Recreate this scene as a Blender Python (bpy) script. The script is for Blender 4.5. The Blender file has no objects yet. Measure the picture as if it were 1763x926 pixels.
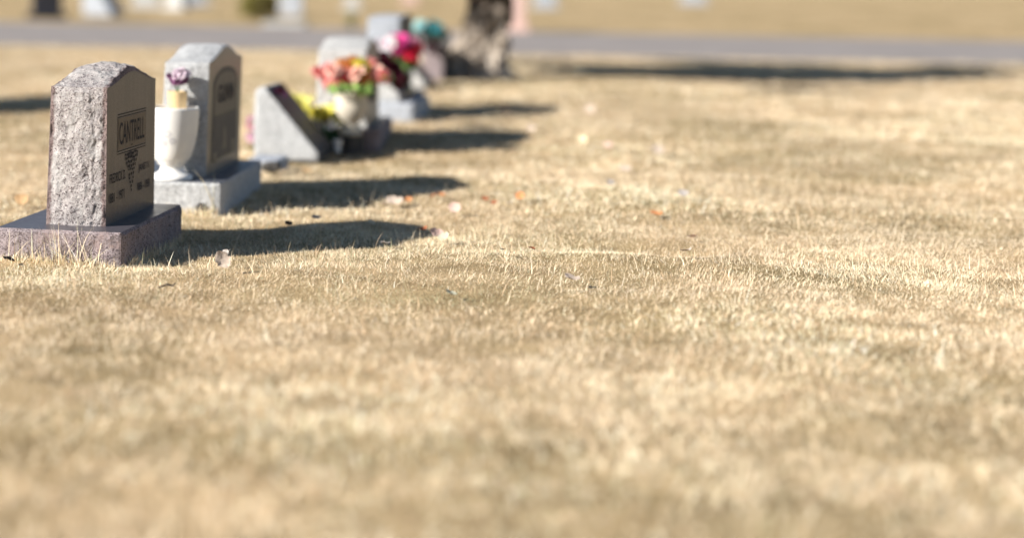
import bpy, bmesh, math, random
import numpy as np
from mathutils import Vector, Matrix, noise as mnoise, Euler

R = math.radians
S = bpy.context.scene
C = S.collection
random.seed(7)
rng = np.random.default_rng(11)

# ------------------------------------------------------------------ camera
F, CX, CY, W, HH = 3200.0, 600.0, 253.0, 1763.0, 926.0     # photo pixels
ROLL = R(1.1); TH = math.atan((253 + 50.6) / F); CAMZ = 1.1
cam = bpy.data.objects.new('camera', bpy.data.cameras.new('camera')); C.objects.link(cam)
cam.location = (0, 0, CAMZ)
cam.rotation_euler = (Matrix.Rotation(R(90) - TH, 4, 'X') @ Matrix.Rotation(ROLL, 4, 'Z')).to_euler()
cd = cam.data
cd.sensor_fit = 'HORIZONTAL'; cd.sensor_width = 36
cd.lens = F / W * 36
cd.shift_x = (W / 2 - CX) / W
cd.shift_y = -(HH / 2 - CY) / W
cd.clip_start = .05; cd.clip_end = 3000
cd.dof.use_dof = True
cd.dof.focus_distance = 7.15
cd.dof.aperture_fstop = 0.80
cd.dof.aperture_blades = 0
S.camera = cam

# ------------------------------------------------------------------ world, sun, exposure
SUN_EL = R(27.5)
SUN_H = Vector((-.881, -.472))                              # towards the sun
w = bpy.data.worlds.new('World'); S.world = w; w.use_nodes = True
nt = w.node_tree
bg = nt.nodes['Background']
sky = nt.nodes.new('ShaderNodeTexSky'); sky.sky_type = 'NISHITA'
sky.sun_disc = False; sky.sun_elevation = SUN_EL
sky.sun_rotation = math.atan2(SUN_H.x, SUN_H.y)
sky.air_density = 1.0; sky.dust_density = .4; sky.altitude = 1800
nt.links.new(sky.outputs[0], bg.inputs[0]); bg.inputs[1].default_value = .05
sun = bpy.data.objects.new('sun', bpy.data.lights.new('sun', 'SUN')); C.objects.link(sun)
sun.data.energy = 5.0; sun.data.angle = R(.53); sun.data.color = (1.0, .94, .85)
sd = Vector((SUN_H.x * math.cos(SUN_EL), SUN_H.y * math.cos(SUN_EL), math.sin(SUN_EL)))
sun.rotation_euler = sd.to_track_quat('Z', 'Y').to_euler()
sun.location = sd * 50
S.view_settings.view_transform = 'Standard'; S.view_settings.look = 'None'
S.view_settings.gamma = 1; S.view_settings.exposure = .96
S.view_settings.use_curve_mapping = False
S.render.engine = 'CYCLES'
S.cycles.use_denoising = True
S.cycles.max_bounces = 6; S.cycles.diffuse_bounces = 3; S.cycles.glossy_bounces = 3
S.cycles.transmission_bounces = 2
S.cycles.caustics_reflective = False; S.cycles.caustics_refractive = False

# ------------------------------------------------------------------ helpers
def ray(px, py):
    dx, dy = px - CX, py - CY
    u = dx * math.cos(ROLL) + dy * math.sin(ROLL); v = -dx * math.sin(ROLL) + dy * math.cos(ROLL)
    a, b = u / F, -v / F
    return Vector((a, math.cos(TH) + b * math.sin(TH), -math.sin(TH) + b * math.cos(TH)))
def gp(px, py, z=0.0):
    """place on the plane at height z that the photo shows at a pixel"""
    r = ray(px, py); t = (z - CAMZ) / r.z
    return Vector((r.x * t, r.y * t, z))
def at(px, py, y):
    """place at distance y that the photo shows at a pixel"""
    r = ray(px, py); t = y / r.y
    return Vector((0, 0, CAMZ)) + r * t

def mesh_obj(name, verts, faces, mat=None, parent=None, smooth=False, mats=None, fm=None):
    me = bpy.data.meshes.new(name)
    me.from_pydata([tuple(v) for v in verts], [], faces); me.update()
    o = bpy.data.objects.new(name, me); C.objects.link(o)
    for m in (mats or [mat]):
        me.materials.append(m)
    if fm is not None: me.polygons.foreach_set('material_index', fm)
    if smooth: me.polygons.foreach_set('use_smooth', [True] * len(me.polygons))
    if parent: o.parent = parent
    return o

def tag(o, label, cat, group=None, kind=None):
    if label: o['label'] = label
    if cat: o['category'] = cat
    if group: o['group'] = group
    if kind: o['kind'] = kind
    return o
def thing(name, label, cat, loc=(0, 0, 0), rz=0.0, group=None):
    o = bpy.data.objects.new(name, None); C.objects.link(o)
    o.empty_display_size = .1
    o.location = loc; o.rotation_euler = (0, 0, rz)
    return tag(o, label, cat, group)

class MB:
    def __init__(s): s.v = []; s.f = []
    def add(s, vs, fs):
        b = len(s.v); s.v += [tuple(v) for v in vs]; s.f += [tuple(i + b for i in f) for f in fs]
    def tube(s, pts, rad, n=8, cap=True):
        pts = [Vector(p) for p in pts]; k = len(pts); vs = []; fs = []
        for i, p in enumerate(pts):
            t = (pts[min(i + 1, k - 1)] - pts[max(i - 1, 0)]).normalized()
            a = t.orthogonal().normalized() if abs(t.z) < .95 else t.cross(Vector((0, 1, 0))).normalized()
            if i and a.dot(pa) < 0: a = -a
            if i: a = (pa - t * pa.dot(t)).normalized()
            pa = a; b = t.cross(a)
            r = rad[i] if isinstance(rad, (list, tuple)) else rad
            for j in range(n):
                q = 2 * math.pi * j / n
                vs.append(p + (a * math.cos(q) + b * math.sin(q)) * r)
        for i in range(k - 1):
            for j in range(n):
                fs.append((i * n + j, i * n + (j + 1) % n, (i + 1) * n + (j + 1) % n, (i + 1) * n + j))
        if cap: fs += [tuple(range(n))[::-1], tuple((k - 1) * n + j for j in range(n))]
        s.add(vs, fs)
    def lathe(s, prof, n=40, c=(0, 0, 0)):
        vs = []; fs = []
        for r, z in prof:
            for j in range(n):
                q = 2 * math.pi * j / n
                vs.append((c[0] + r * math.cos(q), c[1] + r * math.sin(q), c[2] + z))
        for i in range(len(prof) - 1):
            for j in range(n):
                fs.append((i * n + j, i * n + (j + 1) % n, (i + 1) * n + (j + 1) % n, (i + 1) * n + j))
        fs += [tuple(range(n))[::-1], tuple((len(prof) - 1) * n + j for j in range(n))]
        s.add(vs, fs)
    def build(s, name, mat, parent=None, smooth=False):
        return mesh_obj(name, s.v, s.f, mat, parent, smooth)

# ------------------------------------------------------------------ materials
def nmat(name):
    m = bpy.data.materials.new(name); m.use_nodes = True
    n = m.node_tree.nodes; l = m.node_tree.links
    return m, n, l, n['Principled BSDF']
def ramp(n, stops, interp='LINEAR'):
    r = n.new('ShaderNodeValToRGB'); cr = r.color_ramp; cr.interpolation = interp
    while len(cr.elements) < len(stops): cr.elements.new(.5)
    for e, (p, c) in zip(cr.elements, stops):
        e.position = p; e.color = (*c, 1) if len(c) == 3 else c
    return r
def texnoise(n, l, scale, detail=6, rough=.6, dist=0, vec=None):
    t = n.new('ShaderNodeTexNoise'); t.inputs['Scale'].default_value = scale
    t.inputs['Detail'].default_value = detail; t.inputs['Roughness'].default_value = rough
    t.inputs['Distortion'].default_value = dist
    if vec is not None: l.new(vec, t.inputs['Vector'])
    return t
def mix(n, l, fac, a, b, blend='MIX'):
    m = n.new('ShaderNodeMix'); m.data_type = 'RGBA'; m.blend_type = blend
    for sock, val in ((m.inputs[0], fac), (m.inputs[6], a), (m.inputs[7], b)):
        if hasattr(val, 'links'): l.new(val, sock)
        elif isinstance(val, (int, float)): sock.default_value = val
        else: sock.default_value = (*val, 1)
    return m.outputs[2]

def granite(name, light, mid, dark, accent=None, rough=.85, bump=.6, scale=1.0, margin=None, contrast=1.0, spec=.3):
    m, n, l, p = nmat(name)
    tc = n.new('ShaderNodeTexCoord').outputs['Object']
    v1 = n.new('ShaderNodeTexVoronoi'); v1.inputs['Scale'].default_value = 230 * scale; l.new(tc, v1.inputs['Vector'])
    bw = n.new('ShaderNodeSeparateColor'); l.new(v1.outputs['Color'], bw.inputs[0])
    r1 = ramp(n, [(0, dark), (.22, mid), (.6, light), (1, light)], 'LINEAR'); l.new(bw.outputs[0], r1.inputs[0])
    col = r1.outputs[0]
    n2 = texnoise(n, l, 22 * scale, 8, .7, .3, tc)
    r2 = ramp(n, [(.38, (.62, .62, .64)), (.62, (1.1, 1.1, 1.1))]); l.new(n2.outputs[0], r2.inputs[0])
    col = mix(n, l, .8 * contrast, col, r2.outputs[0], 'MULTIPLY')
    if accent:
        n3 = texnoise(n, l, 9 * scale, 7, .75, .5, tc)
        r3 = ramp(n, [(.5, (0, 0, 0)), (.62, (1, 1, 1))]); l.new(n3.outputs[0], r3.inputs[0])
        sc = n.new('ShaderNodeMath'); sc.operation = 'MULTIPLY'; sc.inputs[1].default_value = .75
        l.new(r3.outputs[0], sc.inputs[0])
        col = mix(n, l, sc.outputs[0], col, accent)
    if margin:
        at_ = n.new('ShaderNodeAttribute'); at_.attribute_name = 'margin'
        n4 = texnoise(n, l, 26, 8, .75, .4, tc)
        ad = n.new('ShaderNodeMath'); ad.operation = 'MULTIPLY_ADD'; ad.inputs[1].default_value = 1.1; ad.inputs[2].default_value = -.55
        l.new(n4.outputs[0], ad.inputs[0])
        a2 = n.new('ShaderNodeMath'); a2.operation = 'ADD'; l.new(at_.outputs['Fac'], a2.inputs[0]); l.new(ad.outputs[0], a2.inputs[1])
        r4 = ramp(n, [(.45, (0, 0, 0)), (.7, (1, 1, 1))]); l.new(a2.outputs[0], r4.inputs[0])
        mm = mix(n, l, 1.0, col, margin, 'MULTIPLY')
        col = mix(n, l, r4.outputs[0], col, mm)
    l.new(col, p.inputs['Base Color'])
    p.inputs['Roughness'].default_value = rough
    p.inputs['Specular IOR Level'].default_value = spec
    if bump:
        n5 = texnoise(n, l, 120 * scale, 10, .75, .2, tc)
        n6 = texnoise(n, l, 44 * scale, 9, .8, 0, tc)
        s = n.new('ShaderNodeMath'); s.operation = 'MULTIPLY_ADD'; s.inputs[1].default_value = 2.2
        l.new(n6.outputs[0], s.inputs[0]); l.new(n5.outputs[0], s.inputs[2])
        b = n.new('ShaderNodeBump'); b.inputs['Strength'].default_value = bump; b.inputs['Distance'].default_value = .007
        l.new(s.outputs[0], b.inputs['Height']); l.new(b.outputs[0], p.inputs['Normal'])
    return m

def polished(name, light, dark, streak=None, rough=.22, scale=1.0, spec=.5):
    m, n, l, p = nmat(name)
    tc = n.new('ShaderNodeTexCoord').outputs['Object']
    v1 = n.new('ShaderNodeTexVoronoi'); v1.inputs['Scale'].default_value = 300 * scale; l.new(tc, v1.inputs['Vector'])
    bw = n.new('ShaderNodeSeparateColor'); l.new(v1.outputs['Color'], bw.inputs[0])
    r1 = ramp(n, [(0, dark), (1, light)]); l.new(bw.outputs[0], r1.inputs[0]); col = r1.outputs[0]
    rr = None
    if streak:
        mp = n.new('ShaderNodeMapping'); mp.inputs['Scale'].default_value = (1, 1, .05); l.new(tc, mp.inputs[0])
        ns = texnoise(n, l, 19, 6, .7, .2, mp.outputs[0])
        r2 = ramp(n, [(.36, (0, 0, 0)), (.66, (1, 1, 1))]); l.new(ns.outputs[0], r2.inputs[0])
        sc = n.new('ShaderNodeMath'); sc.operation = 'MULTIPLY'; sc.inputs[1].default_value = .25
        l.new(r2.outputs[0], sc.inputs[0])
        col = mix(n, l, sc.outputs[0], col, streak)
        rr = n.new('ShaderNodeMath'); rr.operation = 'MULTIPLY_ADD'; rr.inputs[1].default_value = .05; rr.inputs[2].default_value = rough
        l.new(r2.outputs[0], rr.inputs[0]); l.new(rr.outputs[0], p.inputs['Roughness'])
    else:
        nd = texnoise(n, l, 14, 6, .7, .3, tc)
        rr = n.new('ShaderNodeMath'); rr.operation = 'MULTIPLY_ADD'; rr.inputs[1].default_value = .25; rr.inputs[2].default_value = rough - .1
        l.new(nd.outputs[0], rr.inputs[0]); l.new(rr.outputs[0], p.inputs['Roughness'])
    l.new(col, p.inputs['Base Color'])
    p.inputs['Specular IOR Level'].default_value = spec
    return m

def simple(name, col, rough=.7, var=.25, scale=30, bump=0, spec=.3, sub=0, trans=0):
    m, n, l, p = nmat(name)
    tc = n.new('ShaderNodeTexCoord').outputs['Object']
    t = texnoise(n, l, scale, 5, .6, .2, tc)
    a = tuple(c * (1 - var) for c in col); b = tuple(min(1, c * (1 + var)) for c in col)
    r = ramp(n, [(.3, a), (.7, b)]); l.new(t.outputs[0], r.inputs[0]); l.new(r.outputs[0], p.inputs['Base Color'])
    p.inputs['Roughness'].default_value = rough; p.inputs['Specular IOR Level'].default_value = spec
    if bump:
        bn = n.new('ShaderNodeBump'); bn.inputs['Strength'].default_value = bump; bn.inputs['Distance'].default_value = .01
        l.new(t.outputs[0], bn.inputs['Height']); l.new(bn.outputs[0], p.inputs['Normal'])
    if trans:
        tr = n.new('ShaderNodeBsdfTranslucent'); l.new(r.outputs[0], tr.inputs[0])
        ms = n.new('ShaderNodeMixShader'); ms.inputs[0].default_value = trans
        out = n['Material Output']; l.new(p.outputs[0], ms.inputs[1]); l.new(tr.outputs[0], ms.inputs[2]); l.new(ms.outputs[0], out.inputs[0])
    return m

M = {}
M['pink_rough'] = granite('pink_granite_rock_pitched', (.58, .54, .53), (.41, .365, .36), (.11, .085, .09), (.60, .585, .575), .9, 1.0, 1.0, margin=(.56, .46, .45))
M['mauve_rough'] = granite('mauve_granite_rock_pitched', (.41, .35, .36), (.25, .20, .21), (.07, .055, .06), (.38, .29, .28), .9, .9, 1.0)
M['mauve_pol'] = polished('mauve_granite_polished', (.105, .085, .088), (.035, .028, .031), (.055, .046, .042), .34, 1, .24)
M['slate_pol'] = polished('mauve_granite_base_top', (.10, .09, .105), (.05, .045, .055), None, .34)
M['grey_rough'] = granite('grey_granite_rough', (.52, .53, .54), (.40, .41, .42), (.20, .205, .215), None, .9, .55, .9, contrast=.5)
M['pale_rough'] = granite('pale_grey_granite_rough', (.55, .55, .54), (.43, .43, .425), (.24, .24, .24), None, .9, .5, .8, contrast=.5)
M['blue_rough'] = granite('blue_grey_granite', (.44, .47, .52), (.34, .37, .42), (.20, .22, .26), None, .8, .4, .8, contrast=.4)
M['grey_pol'] = polished('grey_granite_polished', (.12, .115, .11), (.06, .06, .06), (.14, .12, .10), .32)
M['grey_top'] = polished('grey_granite_base_top', (.11, .12, .15), (.06, .065, .08), None, .38)
M['dark_pol'] = polished('dark_granite_polished', (.045, .046, .058), (.02, .02, .026), None, .5, 1, .25)
M['maroon_pol'] = polished('maroon_granite_polished', (.10, .03, .035), (.04, .012, .015), None, .3)
M['rose_rough'] = granite('rose_granite', (.66, .47, .42), (.52, .36, .32), (.30, .20, .19), None, .85, .4, .6, contrast=.4)
M['engrave'] = simple('engraved_dark', (.034, .031, .034), .9, .3, 200)
M['engrave_faint'] = simple('engraved_worn', (.05, .047, .052), .9, .3, 200)
M['panel_light'] = polished('steeled_panel', (.17, .12, .078), (.085, .062, .045), (.16, .11, .065), .5, 1, .2)
M['panel_grey'] = polished('steeled_panel_grey', (.15, .125, .10), (.10, .085, .07), None, .5, 1, .25)
M['marble'] = simple('white_marble', (.80, .79, .77), .35, .05, 14, 0, .5)
M['tan_stone'] = simple('tan_cast_stone', (.56, .51, .43), .8, .10, 25, .2)
M['ochre'] = simple('ochre_plastic_cup', (.66, .49, .27), .6, .10, 40)
M['stem'] = simple('green_plastic_stem', (.05, .16, .05), .5, .3, 60)
M['leafgreen'] = simple('lime_green_silk', (.34, .52, .15), .6, .35, 60, trans=.3)
M['darkgreen'] = simple('dark_green_silk', (.03, .10, .035), .6, .4, 60)
M['olive'] = simple('olive_brown_foliage', (.12, .10, .03), .7, .4, 60)
for nm, c in dict(coral=(.93, .36, .34), salmon=(.94, .56, .47), orange=(.93, .48, .20), yellow=(.94, .80, .14),
                  pale_yellow=(.94, .89, .32), magenta=(.86, .10, .40), pink=(.86, .42, .58), red=(.65, .02, .06),
                  white=(.84, .82, .84), mauve=(.20, .08, .17), lilac=(.66, .54, .62), teal=(.05, .30, .34), aqua=(.45, .80, .84),
                  maroon=(.07, .008, .022), pale_pink=(.88, .60, .72)).items():
    M['f_' + nm] = simple(nm + '_silk_petal', c, .55, .18, 90, trans=.25)
for nm, c in dict(orange=(.55, .25, .11), rust=(.32, .11, .05), pale=(.52, .43, .36), cream=(.68, .58, .40), bluegrey=(.36, .33, .31),
                  pinkish=(.56, .40, .35), dark=(.035, .03, .028), tan=(.46, .30, .16), sage=(.42, .42, .33)).items():
    M['l_' + nm] = simple(nm + '_dry_leaf', c, .8, .25, 70, .3, trans=.15)

# bark
def bark_mat():
    m, n, l, p = nmat('weathered_bark')
    tc = n.new('ShaderNodeTexCoord').outputs['Object']
    mp = n.new('ShaderNodeMapping'); mp.inputs['Scale'].default_value = (1, 1, .7); l.new(tc, mp.inputs[0])
    a = texnoise(n, l, 6, 8, .7, 1.0, mp.outputs[0])
    r = ramp(n, [(.34, (.09, .07, .055)), (.42, (.30, .245, .20)), (.54, (.50, .43, .36)), (.66, (.68, .62, .55))]); l.new(a.outputs[0], r.inputs[0])
    # bark is palest at the foot and multiplied towards dark brown higher up
    sx = n.new('ShaderNodeSeparateXYZ'); l.new(tc, sx.inputs[0])
    zz = ramp(n, [(.58, (1, 1, 1)), (.88, (.10, .075, .06))]); l.new(sx.outputs[2], zz.inputs[0])
    l.new(mix(n, l, 1.0, r.outputs[0], zz.outputs[0], 'MULTIPLY'), p.inputs['Base Color'])
    p.inputs['Roughness'].default_value = .95
    b = n.new('ShaderNodeBump'); b.inputs['Strength'].default_value = 1; b.inputs['Distance'].default_value = .05
    l.new(a.outputs[0], b.inputs['Height']); l.new(b.outputs[0], p.inputs['Normal'])
    return m
M['bark'] = bark_mat()

# ground: thatch and soil under the dry turf
def ground_mat():
    m, n, l, p = nmat('dry_turf_ground')
    geo = n.new('ShaderNodeNewGeometry').outputs['Position']
    big = texnoise(n, l, .55, 5, .6, .5, geo)
    r1 = ramp(n, [(.33, (.36, .29, .155)), (.46, (.46, .36, .21)), (.56, (.58, .45, .28)), (.68, (.64, .51, .33))]); l.new(big.outputs[0], r1.inputs[0])
    med = texnoise(n, l, 3.5, 6, .7, .4, geo)
    r2 = ramp(n, [(.34, (.58, .56, .50)), (.6, (1.05, 1.03, 1.0))]); l.new(med.outputs[0], r2.inputs[0])
    fine = texnoise(n, l, 70, 6, .8, .3, geo)
    r3 = ramp(n, [(.3, (.60, .56, .50)), (.62, (1.2, 1.17, 1.15))]); l.new(fine.outputs[0], r3.inputs[0])
    c = mix(n, l, 1.0, r1.outputs[0], r2.outputs[0], 'MULTIPLY')
    c = mix(n, l, .7, c, r3.outputs[0], 'MULTIPLY')
    l.new(c, p.inputs['Base Color']); p.inputs['Roughness'].default_value = 1
    p.inputs['Specular IOR Level'].default_value = .1
    b = n.new('ShaderNodeBump'); b.inputs['Strength'].default_value = .7; b.inputs['Distance'].default_value = .03
    l.new(fine.outputs[0], b.inputs['Height']); l.new(b.outputs[0], p.inputs['Normal'])
    return m
M['ground'] = ground_mat()
def blade_mat():
    m, n, l, p = nmat('dry_grass_blade')
    a = n.new('ShaderNodeAttribute'); a.attribute_name = 'tint'
    l.new(a.outputs['Color'], p.inputs['Base Color'])
    p.inputs['Roughness'].default_value = .6; p.inputs['Specular IOR Level'].default_value = .25
    tr = n.new('ShaderNodeBsdfTranslucent'); l.new(a.outputs['Color'], tr.inputs[0])
    ms = n.new('ShaderNodeMixShader'); ms.inputs[0].default_value = .14
    l.new(p.outputs[0], ms.inputs[1]); l.new(tr.outputs[0], ms.inputs[2]); l.new(ms.outputs[0], n['Material Output'].inputs[0])
    return m
M['blade'] = blade_mat()
M['road'] = simple('weathered_asphalt', (.26, .234, .223), .9, .16, 1.1, .1)

# ------------------------------------------------------------------ ground heights
class Val:
    def __init__(s, seed): s.g = np.random.default_rng(seed).random((256, 256))
    def __call__(s, x, y, sc):
        x = np.asarray(x, float) / sc + 100; y = np.asarray(y, float) / sc + 100
        xi = np.floor(x).astype(int); yi = np.floor(y).astype(int)
        fx = x - xi; fy = y - yi; fx = fx * fx * (3 - 2 * fx); fy = fy * fy * (3 - 2 * fy)
        g = s.g; a = g[xi % 256, yi % 256]; b = g[(xi + 1) % 256, yi % 256]; c = g[xi % 256, (yi + 1) % 256]; d = g[(xi + 1) % 256, (yi + 1) % 256]
        return (a * (1 - fx) + b * fx) * (1 - fy) + (c * (1 - fx) + d * fx) * fy
V1, V2, V3, V4 = Val(1), Val(2), Val(3), Val(4)
WEED = gp(770, 498)
HOL = gp(1085, 424)          # a small hollow in the turf
def bump_g(x, y, cx, cy, sx, sy): return np.exp(-((x - cx) / sx) ** 2 - ((y - cy) / sy) ** 2)
def height(x, y):
    x = np.asarray(x, float); y = np.asarray(y, float)
    h = -.026 + (V1(x, y, .45) - .5) * .030 + (V2(x, y, 1.6) - .5) * .055 + (V3(x, y, .17) - .5) * .010
    h = h - .05 * bump_g(x, y, HOL.x + .12, HOL.y + .10, .22, .16) + .022 * bump_g(x, y, HOL.x - .15, HOL.y - .12, .3, .16)
    h = h + .016 * bump_g(x, y, -.35, 6.75, .5, .25)
    fade = np.clip((24 - y) / 6, 0, 1) * np.clip((20 - np.abs(x)) / 6, 0, 1)
    return h * fade - .028 * (1 - fade)

def axis(lo_d, hi_d, step, far):
    a = list(np.arange(lo_d, hi_d, step)); s = step; p = a[-1]
    while p < far: s *= 1.22; p += s; a.append(p)
    s = step; p = a[0]; pre = []
    while p > -far: s *= 1.22; p -= s; pre.append(p)
    return np.array(pre[::-1] + a)
xs = axis(-3.2, 5.2, .055, 900); ys = axis(2.8, 14, .06, 1200)
X, Y = np.meshgrid(xs, ys); Z = height(X, Y)
nx, ny = len(xs), len(ys)
ii = (np.arange(ny - 1)[:, None] * nx + np.arange(nx - 1)[None, :]).ravel()
mesh_g = bpy.data.meshes.new('ground')
mesh_g.from_pydata(np.stack([X.ravel(), Y.ravel(), Z.ravel()], 1).tolist(), [], np.stack([ii, ii + 1, ii + nx + 1, ii + nx], 1).tolist())
mesh_g.polygons.foreach_set('use_smooth', [True] * len(mesh_g.polygons))
mesh_g.materials.append(M['ground'])
g = bpy.data.objects.new('ground', mesh_g); C.objects.link(g); g['kind'] = 'structure'

# road: one strip, its edges broken where the turf creeps in
vs = []; fs = []; K = 400
for i in range(K + 1):
    x = -60 + 140 * i / K
    e0 = 25.75 + .12 * (float(V1(x, 0, .9)) - .5) + .25 * (float(V2(x, 3, 5)) - .5); e1 = 36.0 + .3 * (float(V1(x, 9, 1.1)) - .5)
    vs += [(x, e0, -.024), (x, e0 + .5, -.006), (x, (e0 + e1) / 2, .02), (x, e1 - .5, -.006), (x, e1, -.024)]
for i in range(K):
    for j in range(4): b = i * 5 + j; fs.append((b, b + 5, b + 6, b + 1))
o = mesh_obj('road', vs, fs, M['road'], smooth=True); o['kind'] = 'structure'

# ------------------------------------------------------------------ stones
def fract(p, s, H=.9, oc=6): return mnoise.fractal(p * s, H, 2.1, oc)
def rocky(p, seed, amp):
    q = Vector((p.x, p.y, p.z * .75)) + Vector((seed * 3.1, seed * 1.7, seed * 5.3))
    a = fract(q, 5.5, .9, 4) * 1.0
    b = mnoise.ridged_multi_fractal(q * 9, .9, 2.1, 5, 1.0, 2.0) * .35 - .4
    c = mnoise.fractal(q * 42, .8, 2.1, 4) * .26
    d = mnoise.voronoi(q * 24)[0][0] * .8
    return (a * .55 + b + c + d * .7) * amp

def ledge(x, z, T):
    """a chipped ledge wandering down the rough end"""
    e = T * (.26 + .07 * mnoise.noise(Vector((0, 1, z * 7))) + .05 * mnoise.noise(Vector((3, 0, z * 31))) + .05 * math.sin(z * 9))
    s_ = max(0, min(1, (x - e) / .010 + .5)); deep = .55 + .45 * mnoise.noise(Vector((5, 5, z * 12)))
    e2 = -T * (.36 + .06 * mnoise.noise(Vector((9, 0, z * 16)))); s2 = max(0, min(1, (e2 - x) / .008 + .5))
    return -.008 * s_ * deep - .004 * s2
def die(name, L, T, H, A, mats, parent, seed=1, res=.008, amp=.010, bulge=.012, topbulge=.028, batter=.06, lean=0.0, pw=1.0, z0=0.0, flat_top=False, edge=.012):
    """a tablet: rough ends and top between a polished front (+x) and back; local y runs along its length"""
    prof = []                                                  # y, z, outward normal
    nH = max(6, int(H / res)); nL = max(8, int(L / res))
    for i in range(nH): prof.append((0, H * i / nH))
    for i in range(nL + 1):
        t = i / nL; u = 2 * t - 1
        prof.append((L * t, H + A * ((math.cos(math.pi * u) + 1) / 2) ** pw))
    for i in range(1, nH + 1): prof.append((L, H * (1 - i / nH)))
    n = len(prof); nrm = []
    for i in range(n):
        a = prof[max(0, i - 1)]; b = prof[min(n - 1, i + 1)]
        d = Vector((b[0] - a[0], b[1] - a[1])).normalized(); nrm.append(Vector((-d.y, d.x)))
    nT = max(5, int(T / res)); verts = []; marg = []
    for i in range(n):
        y, z = prof[i]; nn = nrm[i]
        top = max(0, nn.y)
        # displacement vanishes at the square edge between end and top
        de = 1.0
        if z < H + 1e-6 and (y == 0 or y == L): de = min(1, (H - z) / .02)
        dtop = 1.0
        if z >= H: dtop = min(1, min(y, L - y) / .04)
        for j in range(nT + 1):
            v = j / nT; x = (v - .5) * T
            m = min(v, 1 - v) * T
            e = min(1, m / edge); e = e * e * (3 - 2 * e)
            d = (rocky(Vector((x, y, z)), seed, amp) + (ledge(x, z, T) if seed == 1 and z < H else 0)) * e * (de if z < H else dtop)
            d += (bulge * (1 - top) * min(1, de) + topbulge * top * min(1, min(y, L - y) / (L * .22)) ** 1.1) * math.sin(math.pi * v) ** (.7 if seed != 1 else .7 - .2 * top)
            yy, zz = y + nn.x * d, z + nn.y * d
            if i == 0 or i == n - 1: zz = 0
            verts.append((x * (1 - batter * zz / H) + lean * zz, yy, zz + z0))
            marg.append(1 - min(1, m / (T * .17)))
    faces = []; fm = []; w_ = nT + 1
    for i in range(n - 1):
        for j in range(nT):
            a = i * w_ + j; faces.append((a, a + 1, a + w_ + 1, a + w_)); fm.append(0)
    faces.append(tuple(i * w_ + nT for i in range(n))); fm.append(1)
    faces.append(tuple(i * w_ for i in reversed(range(n)))); fm.append(1)
    o = mesh_obj(name, verts, faces, parent=parent, mats=mats, fm=fm)
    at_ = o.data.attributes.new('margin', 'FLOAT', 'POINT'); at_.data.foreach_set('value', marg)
    bm = bmesh.new(); bm.from_mesh(o.data); bmesh.ops.recalc_face_normals(bm, faces=bm.faces); bm.to_mesh(o.data); bm.free()
    face_x = lambda z: (T / 2) * (1 - batter * z / H) + lean * z
    return o, face_x

def slab(name, x0, x1, y0, y1, zt, mats, parent, seed=1, res=.01, amp=.008, zb=-.08, bulge=.008, edge=.01, z_off=0.0):
    """a base: flat sawn top (slot 1), rock pitched sides (slot 0)"""
    per = []
    def seg(ax, ay, bx, by):
        k = max(3, int(math.hypot(bx - ax, by - ay) / res))
        nn = Vector((by - ay, -(bx - ax))).normalized()
        for i in range(k):
            t = i / k; per.append((ax + (bx - ax) * t, ay + (by - ay) * t, nn, min(t, 1 - t) * k * res))
    seg(x0, y0, x1, y0); seg(x1, y0, x1, y1); seg(x1, y1, x0, y1); seg(x0, y1, x0, y0)
    nz = max(4, int((zt - zb) / res)); n = len(per); verts = []
    for k in range(nz + 1):
        z = zb + (zt - zb) * k / nz
        e = min(1, (zt - z) / edge); e = e * e * (3 - 2 * e)
        for (x, y, nn, dc) in per:
            d = (rocky(Vector((x, y, z)), seed, amp) + bulge) * e * (min(1, dc / .03) * .8 + .2)
            jx = mnoise.noise(Vector((x * 30, y * 30, 2 + seed))) * .0025 if k == nz else 0
            verts.append((x + nn.x * (d - abs(jx)), y + nn.y * (d - abs(jx)), z + z_off))
    faces = []; fm = []
    for k in range(nz):
        for i in range(n):
            a = k * n + i; b = k * n + (i + 1) % n
            faces.append((a, b, b + n, a + n)); fm.append(0)
    faces.append(tuple(nz * n + i for i in range(n))); fm.append(1)
    return mesh_obj(name, verts, faces, parent=parent, mats=mats, fm=fm)

def text_part(name, body, y0, y1, z0, z1, fx, mat, parent, bold=.0, proud=.0016):
    cu = bpy.data.curves.new(name, 'FONT'); cu.body = body; cu.size = 1; cu.offset = bold; cu.resolution_u = 4
    t = bpy.data.objects.new(name, cu); C.objects.link(t)
    me = bpy.data.meshes.new_from_object(t)
    bpy.data.objects.remove(t); bpy.data.curves.remove(cu)
    n = len(me.vertices); co = np.zeros(n * 3); me.vertices.foreach_get('co', co); co = co.reshape(-1, 3)
    mn = co.min(0); mx = co.max(0)
    yy = y0 + (co[:, 0] - mn[0]) / (mx[0] - mn[0]) * (y1 - y0); zz = z0 + (co[:, 1] - mn[1]) / (mx[1] - mn[1]) * (z1 - z0)
    co = np.stack([np.array([fx(z) for z in zz]) + proud, yy, zz], 1)
    me.vertices.foreach_set('co', co.ravel()); me.update(); me.materials.clear(); me.materials.append(mat); me.name = name
    o = bpy.data.objects.new(name, me); C.objects.link(o); o.parent = parent
    return o
def plate(name, poly, fx, mat, parent, proud=.001):
    """flat shape (y, z) lying just proud of a tablet's front"""
    return mesh_obj(name, [(fx(z) + proud, y, z) for y, z in poly], [tuple(range(len(poly)))], mat, parent)
def plates(name, polys, fx, mat, parent, proud=.001):
    mb = MB()
    for poly in polys: mb.add([(fx(z) + proud, y, z) for y, z in poly], [tuple(range(len(poly)))])
    return mb.build(name, mat, parent)
def bar(y0, z0, y1, z1): return [(y0, z0), (y1, z0), (y1, z1), (y0, z1)]

AZ = -R(9.5)
GH = 'granite headstones in the row receding from the camera'
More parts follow.
